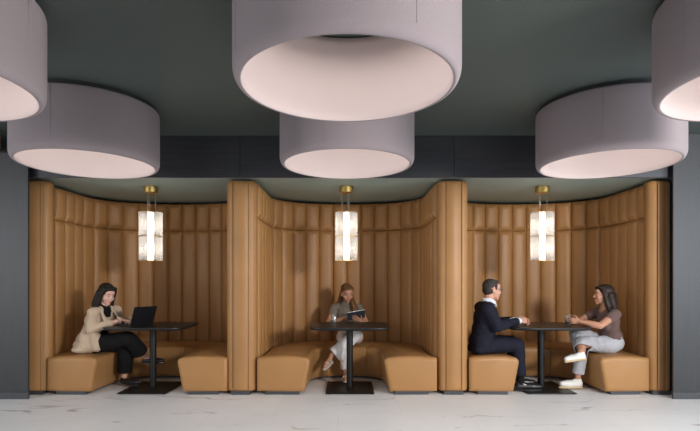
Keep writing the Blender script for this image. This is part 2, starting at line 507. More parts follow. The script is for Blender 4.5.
LX, RX = -2.31, 2.335
make_booth(LX, 1.10, 1.02, 'the woman at the laptop', 'the dark-haired woman at the laptop')
make_booth(0.0, 1.01, 1.01, 'the woman with the tablet', 'the woman holding the tablet', 0.41)
make_booth(RX, 1.02, 1.06, 'the man and woman talking', 'the man in the suit and the woman facing him')
make_pillar(-3.455, 0.165, (0.083,), 'rounded tan leather pillar at the open end of the booth with the laptop')
make_pillar(-1.17, 0.165, (-0.083, 0.083), 'tan leather pillar between the laptop booth and the tablet booth')
make_pillar(1.175, 0.165, (-0.083, 0.083), 'tan leather pillar between the tablet booth and the suited man')
make_pillar(3.462, 0.125, (-0.06, 0.05), 'rounded tan leather pillar beyond the woman in white sneakers')

# ------------------------------------------------------------------ drum lamps
def make_drum():
    root = empty('drum_pendant_lamp', (0, 0, 0))
    R, ZB, ZT = 0.5925, 2.270, 2.776
    rb = 0.028
    prof = [(R-0.03, ZT), (R-0.012, ZT-0.002), (R-0.003, ZT-0.009), (R, ZT-0.02)]
    prof += [(R, ZT-0.1), (R, ZB+0.2), (R, ZB+0.075)]
    for i in range(1, 9):
        a = PI/2*i/8
        prof.append((R-0.035*(1-math.cos(a)), ZB+0.065*(1-math.sin(a))))
    prof += [(R-0.042, ZB+0.003)]
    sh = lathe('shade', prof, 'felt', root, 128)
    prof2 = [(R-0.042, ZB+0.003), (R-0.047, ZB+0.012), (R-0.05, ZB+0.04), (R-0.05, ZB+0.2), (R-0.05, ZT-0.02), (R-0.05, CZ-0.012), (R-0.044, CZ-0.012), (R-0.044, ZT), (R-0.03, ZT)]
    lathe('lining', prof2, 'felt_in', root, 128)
    # vertical fabric seams
    for a in (math.radians(-60), math.radians(70), math.radians(206)):
        bm = bmesh.new()
        pts = [((R+0.0004)*math.cos(a), (R+0.0004)*math.sin(a), z) for z in (ZT-0.02, 2.6, 2.45, ZB+0.07)]
        tube(bm, pts, 0.0016, 6)
        put('seam', bm_mesh('seam', bm), 'felt_seam', sh)
    lathe('mount_ring', [(R-0.0435, ZT-0.02), (R-0.034, ZT-0.02), (R-0.034, CZ), (R-0.0435, CZ)], 'lamp_mount', root, 64, closed=True, smooth=False)
    lathe('light_disc', [(0.001, 2.700), (0.20, 2.700), (0.21, 2.712)], 'led', root, 48)
    lathe('disc_housing', [(0.21, 2.712), (0.21, CZ), (0.001, CZ)], 'lamp_mount', root, 48, smooth=False)
    return root
drum = make_drum()
DR = [(-2.28, 2.593, 'large mauve-grey drum lamp partly shown, nearest the viewer above the laptop side'),
      (0.0, 2.593, 'largest-looking mauve-grey drum lamp, hanging in front of the smaller central drum'),
      (2.31, 2.593, 'mauve-grey drum lamp cut off by the edge, nearest the viewer on the suited man\'s side'),
      (-2.293, 4.346, 'mauve-grey drum lamp hanging before the booth of the woman with the laptop'),
      (0.0, 4.346, 'mauve-grey drum lamp hanging before the tablet booth, half behind a nearer drum'),
      (2.306, 4.346, 'mauve-grey drum lamp hanging before the booth of the man and woman')]
for i, (x, y, lab) in enumerate(DR):
    o = drum if i == 0 else copy_tree(drum)
    o.location = (x, y, 0)
    o.rotation_euler.z = (1.05, 0, -0.3, -0.49, -0.82, -1.05)[i]
    tag(o, lab, 'lamp', 'large felt drum lamps')

# ------------------------------------------------------------------ glass pendants
def make_pendant():
    root = empty('glass_pendant_lamp', (0, 0, 0))
    lathe('canopy', [(0.001, 2.308), (0.079, 2.308), (0.082, 2.311), (0.082, 2.366), (0.079, 2.369), (0.060, 2.370), (0.060, BZ), (0.001, BZ)], 'brass', root, 40, smooth=False)
    for a in (0.2, 0.2+2*PI/3, 0.2+4*PI/3):
        bm = bmesh.new(); tube(bm, [(0.052*math.cos(a), 0.052*math.sin(a), z) for z in (2.07, 2.2, 2.309)], 0.0018, 6)
        put('wire', bm_mesh('wire', bm), 'wire', root)
    lathe('light_tube', [(0.001, 1.505), (0.031, 1.505), (0.031, 2.067), (0.001, 2.067)], 'core', root, 24)
    for z in (1.492, 1.781, 2.067):
        bm = bmesh.new()
        vs, fs = lathe_data([(0.001, z), (0.052, z), (0.052, z+0.012), (0.001, z+0.012)], 24)
        bv = [bm.verts.new(v) for v in vs]
        for f in fs: bm.faces.new([bv[i] for i in f])
        for a in (0.6, 0.6+2*PI/3, 0.6+4*PI/3):
            tube(bm, [(0.04*math.cos(a), 0.04*math.sin(a), z+0.006), (0.1295*math.cos(a), 0.1295*math.sin(a), z+0.006)], 0.0035, 6)
        put('brass_fitting', bm_mesh('brass_fitting', bm), 'brass', root, smooth=False)
    for z0, z1 in ((1.498, 1.776), (1.793, 2.072)):
        n = 168; vs = []; fs = []
        prof = []
        for i in range(n):
            a = 2*PI*i/n
            f = abs(math.sin(a*14))
            ro = 0.129+0.006*f; ri = 0.1265+0.002*(1-f)
            for r, z in ((ro, z0), (ro, z1), (ri, z1), (ri, z0)): vs.append((r*math.cos(a), r*math.sin(a), z))
        for i in range(n):
            j = (i+1) % n
            for q in range(4):
                p = (q+1) % 4
                fs.append((i*4+q, j*4+q, j*4+p, i*4+p))
        put('glass_cylinder', from_data('glass_cylinder', vs, fs), 'flute', root)
    return root
pend = make_pendant()
YP = 5.87
for i, (x, lab) in enumerate([(-196.2*YP/490, 'brass and fluted glass pendant lamp over the table with the open laptop'),
                              (-0.7*YP/490, 'brass and fluted glass pendant lamp over the table of the tablet reader'),
                              (195.3*YP/490, 'brass and fluted glass pendant lamp over the table between the talking pair')]):
    o = pend if i == 0 else copy_tree(pend)
    o.location = (x, YP, 0); o.rotation_euler.z = 0.7*i
    tag(o, lab, 'lamp', 'glass pendant lamps over the tables')

# ------------------------------------------------------------------ tables
TT = 0.742
def make_table():
    root = empty('pedestal_table', (0, 0, 0))
    n = 96
    def outline(sx, sy, ex):
        out = []
        for i in range(n):
            a = 2*PI*i/n; c, s = math.cos(a), math.sin(a)
            out.append((sx*math.copysign(abs(c)**(2/ex), c), sy*math.copysign(abs(s)**(2/ex), s)))
        return out
    vs = []; fs = []
    lv = [(TT-0.032, -0.016), (TT-0.026, -0.007), (TT-0.014, 0), (TT-0.005, -0.0005), (TT-0.001, -0.004), (TT, -0.009)]
    for z, d in lv:
        for x, y in outline(0.458+d, 0.41+d, 5.0): vs.append((x, y, z))
    for i in range(len(lv)-1):
        for j in range(n):
            j2 = (j+1) % n
            fs.append((i*n+j, i*n+j2, (i+1)*n+j2, (i+1)*n+j))
    fs.append(tuple(range(n))[::-1]); fs.append(tuple((len(lv)-1)*n+j for j in range(n)))
    put('table_top', from_data('table_top', vs, fs), 'black_top', root, smooth=False)
    lathe('column', [(0.001, 0.016), (0.046, 0.016), (0.046, 0.020), (0.038, 0.024), (0.038, TT-0.045), (0.13, TT-0.040), (0.13, TT-0.032), (0.001, TT-0.032)], 'black_metal', root, 40, smooth=False)
    box('base_plate', (-0.27, -0.325, 0.006), (0.27, 0.325, 0.017), 'black_metal', root, bevel=0.003)
    for sx in (-1, 1):
        for sy in (-1, 1):
            f = lathe('foot_glide', [(0.001, 0.0005), (0.022, 0.0005), (0.022, 0.007), (0.001, 0.007)], 'black_plastic', root, 16, smooth=False)
            f.location = (sx*0.235, sy*0.29, 0)
    return root
tab = make_table()
YT = 5.715
TX = [(-2.262, 'black pedestal table carrying the open laptop'), (0.032, 'black pedestal table carrying a tumbler, before the tablet reader'), (2.262, 'black pedestal table between the man in the suit and the woman opposite')]
for i, (x, lab) in enumerate(TX):
    o = tab if i == 0 else copy_tree(tab)
    o.location = (x, YT, 0); tag(o, lab, 'table', 'black pedestal tables')

# ------------------------------------------------------------------ laptop, tablet, tumblers
def frame_matrix(o, x, y, z):
    m = Matrix.Identity(4)
    for i, a in enumerate((x, y, z)):
        for j in range(3): m[j][i] = a[j]
    m.translation = o
    return m
wdir = V((0.89, -0.45, 0)).normalized(); udir = V((0.45, 0.89, 0)).normalized()
hinge = V((-2.352, 5.612, TT+0.001))
lap = empty('laptop', hinge, 'open black laptop on the table before the woman in the beige blazer', 'laptop')
lm = frame_matrix(V((0, 0, 0)), udir, -wdir, V((0, 0, 1)))   # local: x along hinge, y towards the user... (left-handed safe below)
lm = frame_matrix(V((0, 0, 0)), udir, -wdir, udir.cross(-wdir))
base = box('keyboard_base', (-0.158, 0.0, 0.0), (0.158, 0.225, 0.014), 'black_plastic', lap, bevel=0.003, mtx=lm)
bm = bmesh.new()
for r in range(5):
    for c in range(12):
        add_box(bm, (-0.141+c*0.0237, 0.03+r*0.021, 0.0135), (-0.141+c*0.0237+0.020, 0.03+r*0.021+0.017, 0.0158), mtx=lm)
put('keys', bm_mesh('keys', bm), 'keys', base, smooth=False)
box('touchpad', (-0.05, 0.150, 0.0135), (0.05, 0.213, 0.0147), 'keys', base, mtx=lm)
til = math.radians(19)
up = V((0, 0, math.cos(til)))+wdir*math.sin(til)
lidn = udir.cross(up)
lm2 = frame_matrix(V((0, 0, 0.012)), udir, up, lidn)
lid = box('screen_lid', (-0.158, 0.0, -0.004), (0.158, 0.218, 0.004), 'black_plastic', lap, bevel=0.003, mtx=lm2)
sgn = 1 if lidn.dot(-wdir) > 0 else -1
box('display', (-0.148, 0.014, 0.0036*sgn if sgn > 0 else -0.0046), (0.148, 0.208, 0.0046 if sgn > 0 else -0.0036), 'screen_glow', lid, mtx=lm2)

def make_tumbler(name, loc, label, drink, ice):
    g = empty(name, loc, label, 'glass')
    prof = [(0.001, 0.0), (0.029, 0.0), (0.031, 0.003), (0.037, 0.118), (0.0355, 0.119), (0.0345, 0.118), (0.0288, 0.010), (0.001, 0.010)]
    lathe('glass_body', prof, 'glass', g, 32)
    if drink:
        lathe('drink', [(0.001, 0.011), (0.0283, 0.011), (0.031, drink), (0.001, drink)], 'drink', g, 32)
    if ice:
        for k in range(ice):
            mt = Matrix.Translation((0.012*math.cos(k*2.4), 0.012*math.sin(k*2.4), (drink or 0.02)+0.012+0.015*k)) @ Matrix.Rotation(0.6*k+0.4, 4, V((1, 0.4, 0.8)).normalized())
            box('ice_cube', (-0.011, -0.011, -0.011), (0.011, 0.011, 0.011), 'ice', g, bevel=0.003, mtx=mt)
    return g
make_tumbler('drinking_glass', (-0.155, 5.88, TT+0.0005), 'clear tumbler of ice standing on the table beside the tablet reader\'s arm', 0.0, 5)
make_tumbler('drinking_glass', (2.535, 5.625, TT+0.0005), 'clear tumbler of dark drink in the hands of the woman in sneakers', 0.062, 2)

tabl = empty('tablet', (0.113, 6.15, 0.822), 'navy-cased tablet held up by the woman in the taupe top', 'tablet')
tu = V((0.96, 0.12, 0.16)).normalized(); tv = V((0.18, -0.66, 0.62)); tv = (tv-tu*tv.dot(tu)).normalized(); tn = tu.cross(tv)
tm = frame_matrix(V((0, 0, 0)), tu, tv, tn)
box('case', (-0.115, -0.083, -0.006), (0.115, 0.083, 0.004), 'tablet_case', tabl, bevel=0.003, mtx=tm)
front = 1 if tn.dot(V((0, 1, 0.6))) > 0 else -1
box('rim', (-0.112, 0.0815, -0.004), (0.112, 0.0850, 0.003), 'tablet_rim', tabl, mtx=tm)
box('screen', (-0.105, -0.074, 0.0038) if front > 0 else (-0.105, -0.074, -0.0068), (0.105, 0.074, 0.0048) if front > 0 else (0.105, 0.074, -0.0058), 'screen_glow', tabl, mtx=tm)
#PEOPLE#
# ------------------------------------------------------------------ people
def cone_into(bm, p0, r0, p1, r1, n=16):
    p0, p1 = V(p0), V(p1); d = p1-p0; L = d.length
    if L < 1e-6: d = V((0, 0, 1))
    d.normalize(); a = d.orthogonal().normalized(); b = d.cross(a)
    rings = []
    def ring(c, r): rings.append([bm.verts.new(c+(a*math.cos(2*PI*k/n)+b*math.sin(2*PI*k/n))*r) for k in range(n)])
    h = n//4
    top = bm.verts.new(p0-d*r0)
    for i in range(1, h+1): ring(p0-d*r0*math.cos(PI/2*i/h), r0*math.sin(PI/2*i/h))
    for i in range(h, 0, -1): ring(p1+d*r1*math.cos(PI/2*i/h), r1*math.sin(PI/2*i/h))
    bot = bm.verts.new(p1+d*r1)
    for k in range(n): bm.faces.new((top, rings[0][(k+1) % n], rings[0][k]))
    for A, B in zip(rings, rings[1:]):
        for k in range(n): bm.faces.new((A[k], A[(k+1) % n], B[(k+1) % n], B[k]))
    for k in range(n): bm.faces.new((bot, rings[-1][k], rings[-1][(k+1) % n]))

def ell_into(bm, c, rad, fr=None):
    r = bmesh.ops.create_uvsphere(bm, u_segments=24, v_segments=14, radius=1.0)
    for v in r['verts']:
        q = V((v.co.x*rad[0], v.co.y*rad[1], v.co.z*rad[2]))
        if fr is not None: q = fr[0]*q.x+fr[1]*q.y+fr[2]*q.z
        v.co = V(c)+q

def blob_mesh(name, prims, voxel, smooth=4, disp=None, cut=None):
    bm = bmesh.new()
    for p in prims:
        if p[0] == 'c': cone_into(bm, *p[1:])
        elif p[0] == 'e': ell_into(bm, *p[1:])
        elif p[0] == 'b': add_box(bm, p[1], p[2], p[3], 2, p[4])
    me0 = bm_mesh(name+'_src', bm)
    o = bpy.data.objects.new(name+'_src', me0); COL.objects.link(o)
    m = o.modifiers.new('r', 'REMESH'); m.mode = 'VOXEL'; m.voxel_size = voxel; m.adaptivity = 0
    if smooth:
        q = o.modifiers.new('s', 'SMOOTH'); q.factor = 0.5; q.iterations = smooth
    dg = bpy.context.evaluated_depsgraph_get(); dg.update()
    me = bpy.data.meshes.new_from_object(o.evaluated_get(dg))
    bpy.data.objects.remove(o); bpy.data.meshes.remove(me0)
    me.name = name
    if disp is not None:
        ns = [v.normal.copy() for v in me.vertices]
        for v, n in zip(me.vertices, ns): v.co += n*disp(v.co)
        me.update()
    if cut is not None:
        b2 = bmesh.new(); b2.from_mesh(me)
        kill = [f for f in b2.faces if cut(f.calc_center_median())]
        bmesh.ops.delete(b2, geom=kill, context='FACES')
        for _ in range(14):
            mv = {}
            for v in b2.verts:
                be = [e.other_vert(v).co for e in v.link_edges if e.is_boundary]
                if len(be) >= 2: mv[v] = v.co*0.5+sum(be, V((0, 0, 0)))/len(be)*0.5
            for v, c_ in mv.items(): v.co = c_
        b2.to_mesh(me); b2.free()
    return me

def wrinkle(amp, freq=9.0, seed=0.0, st=(1, 1, 1)):
    def f(p):
        q = V((p.x*st[0], p.y*st[1], p.z*st[2]))*freq+V((seed, seed*1.7, seed*0.3))
        n = noise.noise(q)+0.4*noise.noise(q*2.1)
        rdg = 1-2.2*abs(noise.noise(V((q.x*1.5+4, q.y*1.5, q.z*0.9+q.x*0.7))))
        return amp*(0.7*n+0.55*rdg)
    return f

def unit(v): return V(v).normalized()

def head_frame(fwd, tilt_side=0.0):
    f = unit(fwd); r = unit(f.cross(V((0, 0, 1)))); u = r.cross(f)
    if tilt_side:
        q = Matrix.Rotation(tilt_side, 3, f); r = q @ r; u = q @ u
    return (r, f, u)          # right, forward, up

def head_prims(c, fr, s=1.0, female=True):
    r, f, u = fr; c = V(c)
    P = lambda x, y, z: c+(r*x+f*y+u*z)*s
    E = lambda x, y, z, a, b, d: ('e', P(x, y, z), (a*s, b*s, d*s), fr)
    jw = 0.052 if female else 0.058
    L = [E(0, -0.012, 0.030, 0.074, 0.094, 0.084), E(0, 0.018, -0.018, 0.065, 0.071, 0.080),
         E(0, 0.028, -0.056, jw, 0.056, 0.048), E(0, 0.061, -0.092, 0.025, 0.022, 0.019),
         E(0, 0.058, 0.035, 0.055, 0.028, 0.042),
         E(0.034, 0.055, -0.030, 0.027, 0.027, 0.030), E(-0.034, 0.055, -0.030, 0.027, 0.027, 0.030),
         ('c', P(0, 0.084, 0.012), 0.007*s, P(0, 0.099, -0.024), 0.0095*s, 12),
         E(0.010, 0.092, -0.028, 0.008, 0.009, 0.007), E(-0.010, 0.092, -0.028, 0.008, 0.009, 0.007),
         E(0, 0.076, -0.060, 0.026, 0.015, 0.018)]
    for sd in (-1, 1):
        L.append(E(sd*0.075, -0.008, -0.006, 0.009, 0.019, 0.031))
        L.append(E(sd*0.072, 0.004, -0.022, 0.008, 0.012, 0.014))
    return L

def face_parts(parent, c, fr, s, lipm='lips'):
    r, f, u = fr; c = V(c)
    P = lambda x, y, z: c+(r*x+f*y+u*z)*s
    for sd in (-1, 1):
        bm = bmesh.new(); ell_into(bm, P(sd*0.030, 0.0745, 0.006), (0.0125*s, 0.0100*s, 0.0055*s), fr)
        e = put('eye', bm_mesh('eye', bm), 'eye_white', parent, world=True)
        bm = bmesh.new(); ell_into(bm, P(sd*0.030, 0.0828, 0.0045), (0.0055*s, 0.0030*s, 0.0050*s), fr)
        put('iris', bm_mesh('iris', bm), 'iris', e, world=True)
        bm = bmesh.new(); tube(bm, [P(sd*0.014, 0.0845, 0.0285), P(sd*0.030, 0.0835, 0.0325), P(sd*0.047, 0.0715, 0.0285)], 0.0028*s, 6)
        put('eyebrow', bm_mesh('eyebrow', bm), 'brow_hair', parent, world=True)
        bm = bmesh.new(); tube(bm, [P(sd*0.017, 0.081, 0.0085), P(sd*0.030, 0.0850, 0.0118), P(sd*0.044, 0.0755, 0.0075)], 0.0020*s, 6)
        put('eyelid', bm_mesh('eyelid', bm), 'brow_hair', parent, world=True)
    bm = bmesh.new()
    ell_into(bm, P(0, 0.0870, -0.0565), (0.020*s, 0.006*s, 0.0038*s), fr); ell_into(bm, P(0, 0.0865, -0.0640), (0.017*s, 0.0065*s, 0.0046*s), fr)
    put('lips', bm_mesh('lips', bm), lipm, parent, world=True)

def hand_prims(w, d, n, right, curl=(0.35, 0.45, 0.3), s=1.0, thumb_close=0.3, fan=1.0):
    """w wrist, d finger direction, n direction the palm faces"""
    w = V(w); d = unit(d); n = V(n); n = unit(n-d*n.dot(d))
    t = d.cross(n) if right else n.cross(d)
    fr = (t, d, n)
    L = [('e', w+d*0.052*s, (0.037*s, 0.052*s, 0.0145*s), fr), ('c', w-d*0.01, 0.021*s, w+d*0.03*s, 0.019*s, 12)]
    segs = [(0.029, 0.088, (0.040, 0.025, 0.020), 0.10, 0.0085), (0.0095, 0.092, (0.044, 0.028, 0.021), 0.03, 0.0088),
            (-0.0105, 0.089, (0.041, 0.026, 0.020), -0.05, 0.0083), (-0.0295, 0.081, (0.032, 0.020, 0.018), -0.14, 0.0073)]
    for k, (x, y, ls, fn, r) in enumerate(segs):
        p = w+(t*x+d*y)*s
        L.append(('c', w+(t*x*0.7+d*0.03)*s, 0.0125*s, p, 0.0105*s, 12))
        ang = 0; dd = unit(d+t*fn*fan)
        for j, ln in enumerate(ls):
            ang += curl[j]*(1+0.08*k)
            q = p+(dd*math.cos(ang)+n*math.sin(ang))*ln*s
            L.append(('c', p, r*s*(1-0.09*j), q, r*s*(0.91-0.09*j), 10)); p = q
    p = w+(t*0.022+d*0.018+n*0.006)*s
    for j, (ln, dr, r) in enumerate(((0.042, d*0.55+t*0.75+n*0.25, 0.0125), (0.032, d*0.85+t*0.35+n*thumb_close, 0.0105), (0.026, d*0.95+t*0.05+n*(thumb_close+0.15), 0.009))):
        q = p+unit(dr)*ln*s
        L.append(('c', p, r*s, q, (r-0.0015)*s, 10)); p = q
    return L

def limb(*pr):
    """chain of (point, radius)"""
    return [('c', a[0], a[1], b[0], b[1], 16) for a, b in zip(pr, pr[1:])]

def mid(a, b, t=0.5): return V(a).lerp(V(b), t)

def foot_prims(heel, toe, r=0.034, up=None, thin=False):
    heel, toe = V(heel), V(toe)
    return [('c', heel, r, mid(heel, toe, .5), r*0.95, 14), ('c', mid(heel, toe, .45), r*0.95, mid(heel, toe, .78)-V((0, 0, .003)), r*0.93, 14), ('c', mid(heel, toe, .78)-V((0, 0, .004)), r*0.93, toe-V((0, 0, .006)), r*0.68, 14)]

def shoe_prims(heel, toe, ankle, rw=0.040, collar=0.04, flat=0.0):
    """heel, toe = centre line of the shoe's inside; the underside is flattened by the sole"""
    heel, toe, ankle = V(heel), V(toe), V(ankle)
    L = [('c', heel, rw*0.86, mid(heel, toe, .35), rw*0.92, 14), ('c', mid(heel, toe, .35), rw*0.92, mid(heel, toe, .72), rw, 14),
         ('c', mid(heel, toe, .72), rw, toe, rw*0.72, 14)]
    if collar:
        L.append(('c', heel, rw*0.84, heel.lerp(ankle, collar), rw*0.86, 14)); L.append(('c', heel.lerp(ankle, collar), rw*0.84, mid(heel, toe, .55), rw*0.8, 14))
    return L

def sole_mesh(name, heel, toe, down, w, th):
    """a flat shoe sole under the line heel-toe"""
    heel, toe, down = V(heel), V(toe), unit(down)
    f = unit(toe-heel); down = unit(down-f*down.dot(f)); sd = f.cross(down)
    L = (toe-heel).length
    n = 40; top = []; bot = []
    for i in range(n):
        a = 2*PI*i/n; c, s_ = math.cos(a), math.sin(a)
        x = L/2+(L/2)*math.copysign(abs(c)**0.8, c)
        ww = w*(0.80+0.22*math.sin(PI*min(1, max(0, (x/L-0.15)/0.85))))
        top.append(heel+f*x+sd*(ww*math.copysign(abs(s_)**0.8, s_)))
    vs = [p for p in top]+[p+down*th for p in top]
    fs = [(i, (i+1) % n, n+(i+1) % n, n+i) for i in range(n)]+[tuple(range(n))[::-1], tuple(range(n, 2*n))]
    me = from_data(name, vs, fs)
    bm = bmesh.new(); bm.from_mesh(me); bmesh.ops.recalc_face_normals(bm, faces=bm.faces)
    es = [e for e in bm.edges if len(e.link_faces) == 2 and abs(e.link_faces[0].normal.dot(e.link_faces[1].normal)) < 0.5]
    bmesh.ops.bevel(bm, geom=es, offset=th*0.25, segments=2, affect='EDGES')
    bm.to_mesh(me); bm.free()
    return me

def torso_prims(pel, chest, neck, shr, shl, fr, pr=(0.155, 0.11, 0.12), wr=(0.125, 0.095, 0.13), cr=(0.15, 0.105, 0.15), sh=0.052, bust=0.0, grow=0.0):
    """pelvis, waist, chest ellipsoids and the shoulder line"""
    pel, chest, neck = V(pel), V(chest), V(neck)
    spine = unit(neck-pel); r = fr[0]; f = unit(r.cross(spine))*-1 if r.cross(spine).dot(fr[1]) < 0 else unit(r.cross(spine))
    ax = (r, f, spine); g = grow
    a3 = lambda q: tuple(k+g for k in q)
    L = [('e', pel, a3(pr), ax), ('e', mid(pel, chest, .45), a3(wr), ax), ('e', chest, a3(cr), ax),
         ('c', shr, sh+g, shl, sh+g, 16), ('c', mid(shr, shl, .3), sh+g+0.006, neck-spine*0.02, 0.058+g, 16), ('c', mid(shr, shl, .7), sh+g+0.006, neck-spine*0.02, 0.058+g, 16)]
    if bust:
        for sd in (-1, 1): L.append(('e', chest+r*sd*0.07+f*(cr[1]*0.72)-spine*0.02, (0.062+g, 0.05*bust+g, 0.062+g), ax))
    return L, ax

def add(name, parent, prims, m, voxel=0.007, smooth=4, disp=None, cut=None, thick=0.0):
    me = blob_mesh(name, prims, voxel, smooth, disp, cut)
    SNAP[0] = BVHTree.FromPolygons([v.co.copy() for v in me.vertices], [tuple(p.vertices) for p in me.polygons])
    o = put(name, me, m, parent, world=True)
    if thick:
        q = o.modifiers.new('thickness', 'SOLIDIFY'); q.thickness = thick; q.offset = -1
    return o

SNAP = [None]
def snap(p, d, lift=0.004):
    """the point of the last garment met from outside along d"""
    d = unit(d); h = SNAP[0].ray_cast(V(p)-d*0.5, d)
    return h[0]-d*lift if h[0] is not None and (h[0]-V(p)).length < 0.055 else SNAP[0].find_nearest(V(p))[0]

def hems(*hs, rad=0.13):
    """open a trouser leg or sleeve beyond each (from, to, fraction)"""
    pl = [(V(a).lerp(V(b), t), unit(V(b)-V(a))) for a, b, t in hs]
    def f(p):
        for q, d in pl:
            x = (p-q).dot(d)
            if x > 0 and (p-q).length < rad: return True
        return False
    return f

def person(loc, label): return empty('person', loc, label, 'person', 'people seated in the booths')

# ---- woman at the laptop -------------------------------------------------
def build_laptop_woman():
    root = person((-2.95, 5.72, 0), 'woman in a beige blazer and black trousers typing on a laptop')
    F = unit((0.88, -0.42, 0)); R = unit(F.cross(V((0, 0, 1)))); fr = (R, F, V((0, 0, 1)))
    pel, chest, neck = V((-2.95, 5.72, 0.535)), V((-2.865, 5.68, 0.80)), V((-2.82, 5.665, 0.955))
    sR, sL = V((-2.872, 5.525, 0.898)), V((-2.73, 5.815, 0.905))
    eR, eL = V((-2.845, 5.44, 0.715)), V((-2.755, 6.00, 0.73))
    wR, wL = V((-2.60, 5.645, 0.806)), V((-2.555, 5.79, 0.806))
    head = V((-2.768, 5.645, 1.097)); hf = head_frame((0.80, -0.46, -0.34))
    hipR, hipL = V((-2.90, 5.64, 0.52)), V((-2.90, 5.80, 0.52))
    kR, aR, tR = V((-2.50, 5.60, 0.600)), V((-2.405, 5.86, 0.350)), V((-2.215, 5.88, 0.285))
    kL, aL, tL = V((-2.60, 5.78, 0.50)), V((-2.645, 5.82, 0.125)), V((-2.44, 5.71, 0.058))
    tp, ax = torso_prims(pel, chest, neck, sR, sL, fr, sh=0.045)
    body = tp+head_prims(head, hf, 1.0)+limb((neck-V((0, 0, 0.03)), 0.05), (head-hf[2]*0.055-hf[1]*0.015, 0.047))
    body += limb((sR, 0.046), (eR, 0.036), (wR, 0.024))+limb((sL, 0.046), (eL, 0.036), (wL, 0.024))
    body += hand_prims(wR, wdir*1.0+V((0, 0, -0.06)), (0, 0, -1), True, (0.25, 0.35, 0.25), 0.92)+hand_prims(wL, wdir*1.0+V((0, 0, -0.06)), (0, 0, -1), False, (0.25, 0.35, 0.25), 0.92)
    body += limb((hipR, 0.075), (kR, 0.05), (mid(kR, aR, .35), 0.047), (aR, 0.032))+limb((hipL, 0.075), (kL, 0.05), (mid(kL, aL, .35), 0.047), (aL, 0.032))
    body += foot_prims(aR-V((0.01, 0, 0.03)), tR, 0.028)+foot_prims(aL-V((0, 0, 0.05)), tL+V((0, 0, .012)), 0.028)
    b = add('body', root, body, 'skin_pale', 0.004, 6)
    face_parts(b, head, hf, 1.0)
    # black top and trousers
    tp2, _ = torso_prims(pel, chest, neck, sR.lerp(sL, .12), sL.lerp(sR, .12), fr, sh=0.04, bust=0.8, grow=0.006)
    add('black_top', root, tp2+limb((neck-V((0, 0, .05)), 0.055), (neck+V((0.004, 0, .022)), 0.053)), 'black_cloth', 0.007, 4)
    tr = [('e', pel-V((0, 0, .005)), (0.17, 0.125, 0.115), ax)]
    tr += limb((hipR, 0.10), (mid(hipR, kR), 0.095), (kR, 0.080), (mid(kR, aR, .5), 0.080), (mid(kR, aR, .84), 0.078))
    tr += limb((mid(kR, aR, .3), 0.06), (mid(kR, aR, .8)+V((-0.05, -0.01, -0.05)), 0.05))
    tr += limb((hipL, 0.10), (mid(hipL, kL), 0.095), (kL, 0.085), (mid(kL, aL, .5), 0.085), (mid(kL, aL, .90), 0.085))
    add('trousers', root, tr, 'black_cloth', 0.008, 3, wrinkle(0.008, 9, 2.0), hems((kR, aR, .73), (kL, aL, .86)), 0.005)
    # blazer with skirt spread on the bench
    bl, _ = torso_prims(pel+V((-.01, 0, 0.03)), chest, neck, sR, sL, fr, pr=(0.185, 0.14, 0.14), wr=(0.15, 0.115, 0.15), cr=(0.16, 0.115, 0.145), sh=0.044, bust=0.75, grow=0.012)
    bl = [p for p in bl]
    bl += [('e', V((-2.975, 5.675, 0.51)), (0.185, 0.165, 0.095), fr), ('e', V((-2.99, 5.64, 0.475)), (0.185, 0.11, 0.055), fr),
           ('c', V((-2.90, 5.575, 0.78)), 0.07, V((-2.845, 5.565, 0.50)), 0.055, 14), ('e', V((-2.95, 5.60, 0.60)), (0.11, 0.08, 0.14), fr)]
    bl += limb((sR, 0.052), (mid(sR, eR), 0.053), (eR, 0.051), (mid(eR, wR, .55), 0.044), (mid(eR, wR, .9), 0.043))+limb((sL, 0.052), (mid(sL, eL), 0.053), (eL, 0.051), (mid(eL, wL, .55), 0.044), (mid(eL, wL, .9), 0.041))
    sleeve = hems((eR, wR, .66), (eL, wL, .66), rad=0.085)
    def cut(p):
        q = p-neck; x = q.dot(R); y = q.dot(F); z = q.z
        if z > 0.012 or sleeve(p): return True
        fy = (p-mid(pel, chest, .5)).dot(F)
        sp = V((chest.x+(p.z-chest.z)*0.3, chest.y, p.z)); fy = (p-sp).dot(F)
        if fy < 0.03 or fy > 0.185 or abs(x) > 0.16 or (fy > 0.11 and p.z < 0.84 and p.z > 0.70): return False
        wid = 0.052+0.02*min(1, max(0, (0.85-p.z)/0.3))
        return abs(x) < wid and p.z > 0.48
    blz = add('blazer', root, bl, 'beige', 0.008, 9, wrinkle(0.008, 9, 5.0), cut, 0.009)
    # lapels
    for sd in (-1, 1):
        bm = bmesh.new()
        pts = [neck+R*sd*0.058+F*0.03+V((0, 0, 0.018)), neck+R*sd*0.066+F*0.095+V((0, 0, -0.05)), neck+R*sd*0.078+F*0.155+V((0, 0, -0.12)), neck+R*sd*0.058+F*0.175+V((0, 0, -0.24))]
        outs = [pts[0]+R*sd*0.018-F*0.02, pts[1]+R*sd*0.035-F*0.02, pts[2]+R*sd*0.04-F*0.02, pts[3]+R*sd*0.006]
        va = [bm.verts.new(snap(p, -F, 0.002)) for p in pts]; vb = [bm.verts.new(snap(p, -F, 0.008)) for p in outs]
        for i in range(3): bm.faces.new((va[i], va[i+1], vb[i+1], vb[i]))
        o = put('lapel', bm_mesh('lapel', bm), 'beige', blz, world=True)
        q = o.modifiers.new('t', 'SOLIDIFY'); q.thickness = 0.007; q.offset = 0
    for bx, bz in ((-2.80, 0.57), (-2.81, 0.66)):
        c = snap(V((bx, 5.53, bz)), V((0, 1, 0)), 0.001)
        bm = bmesh.new(); ell_into(bm, c, (0.012, 0.006, 0.012)); put('button', bm_mesh('button', bm), 'button', blz, world=True)
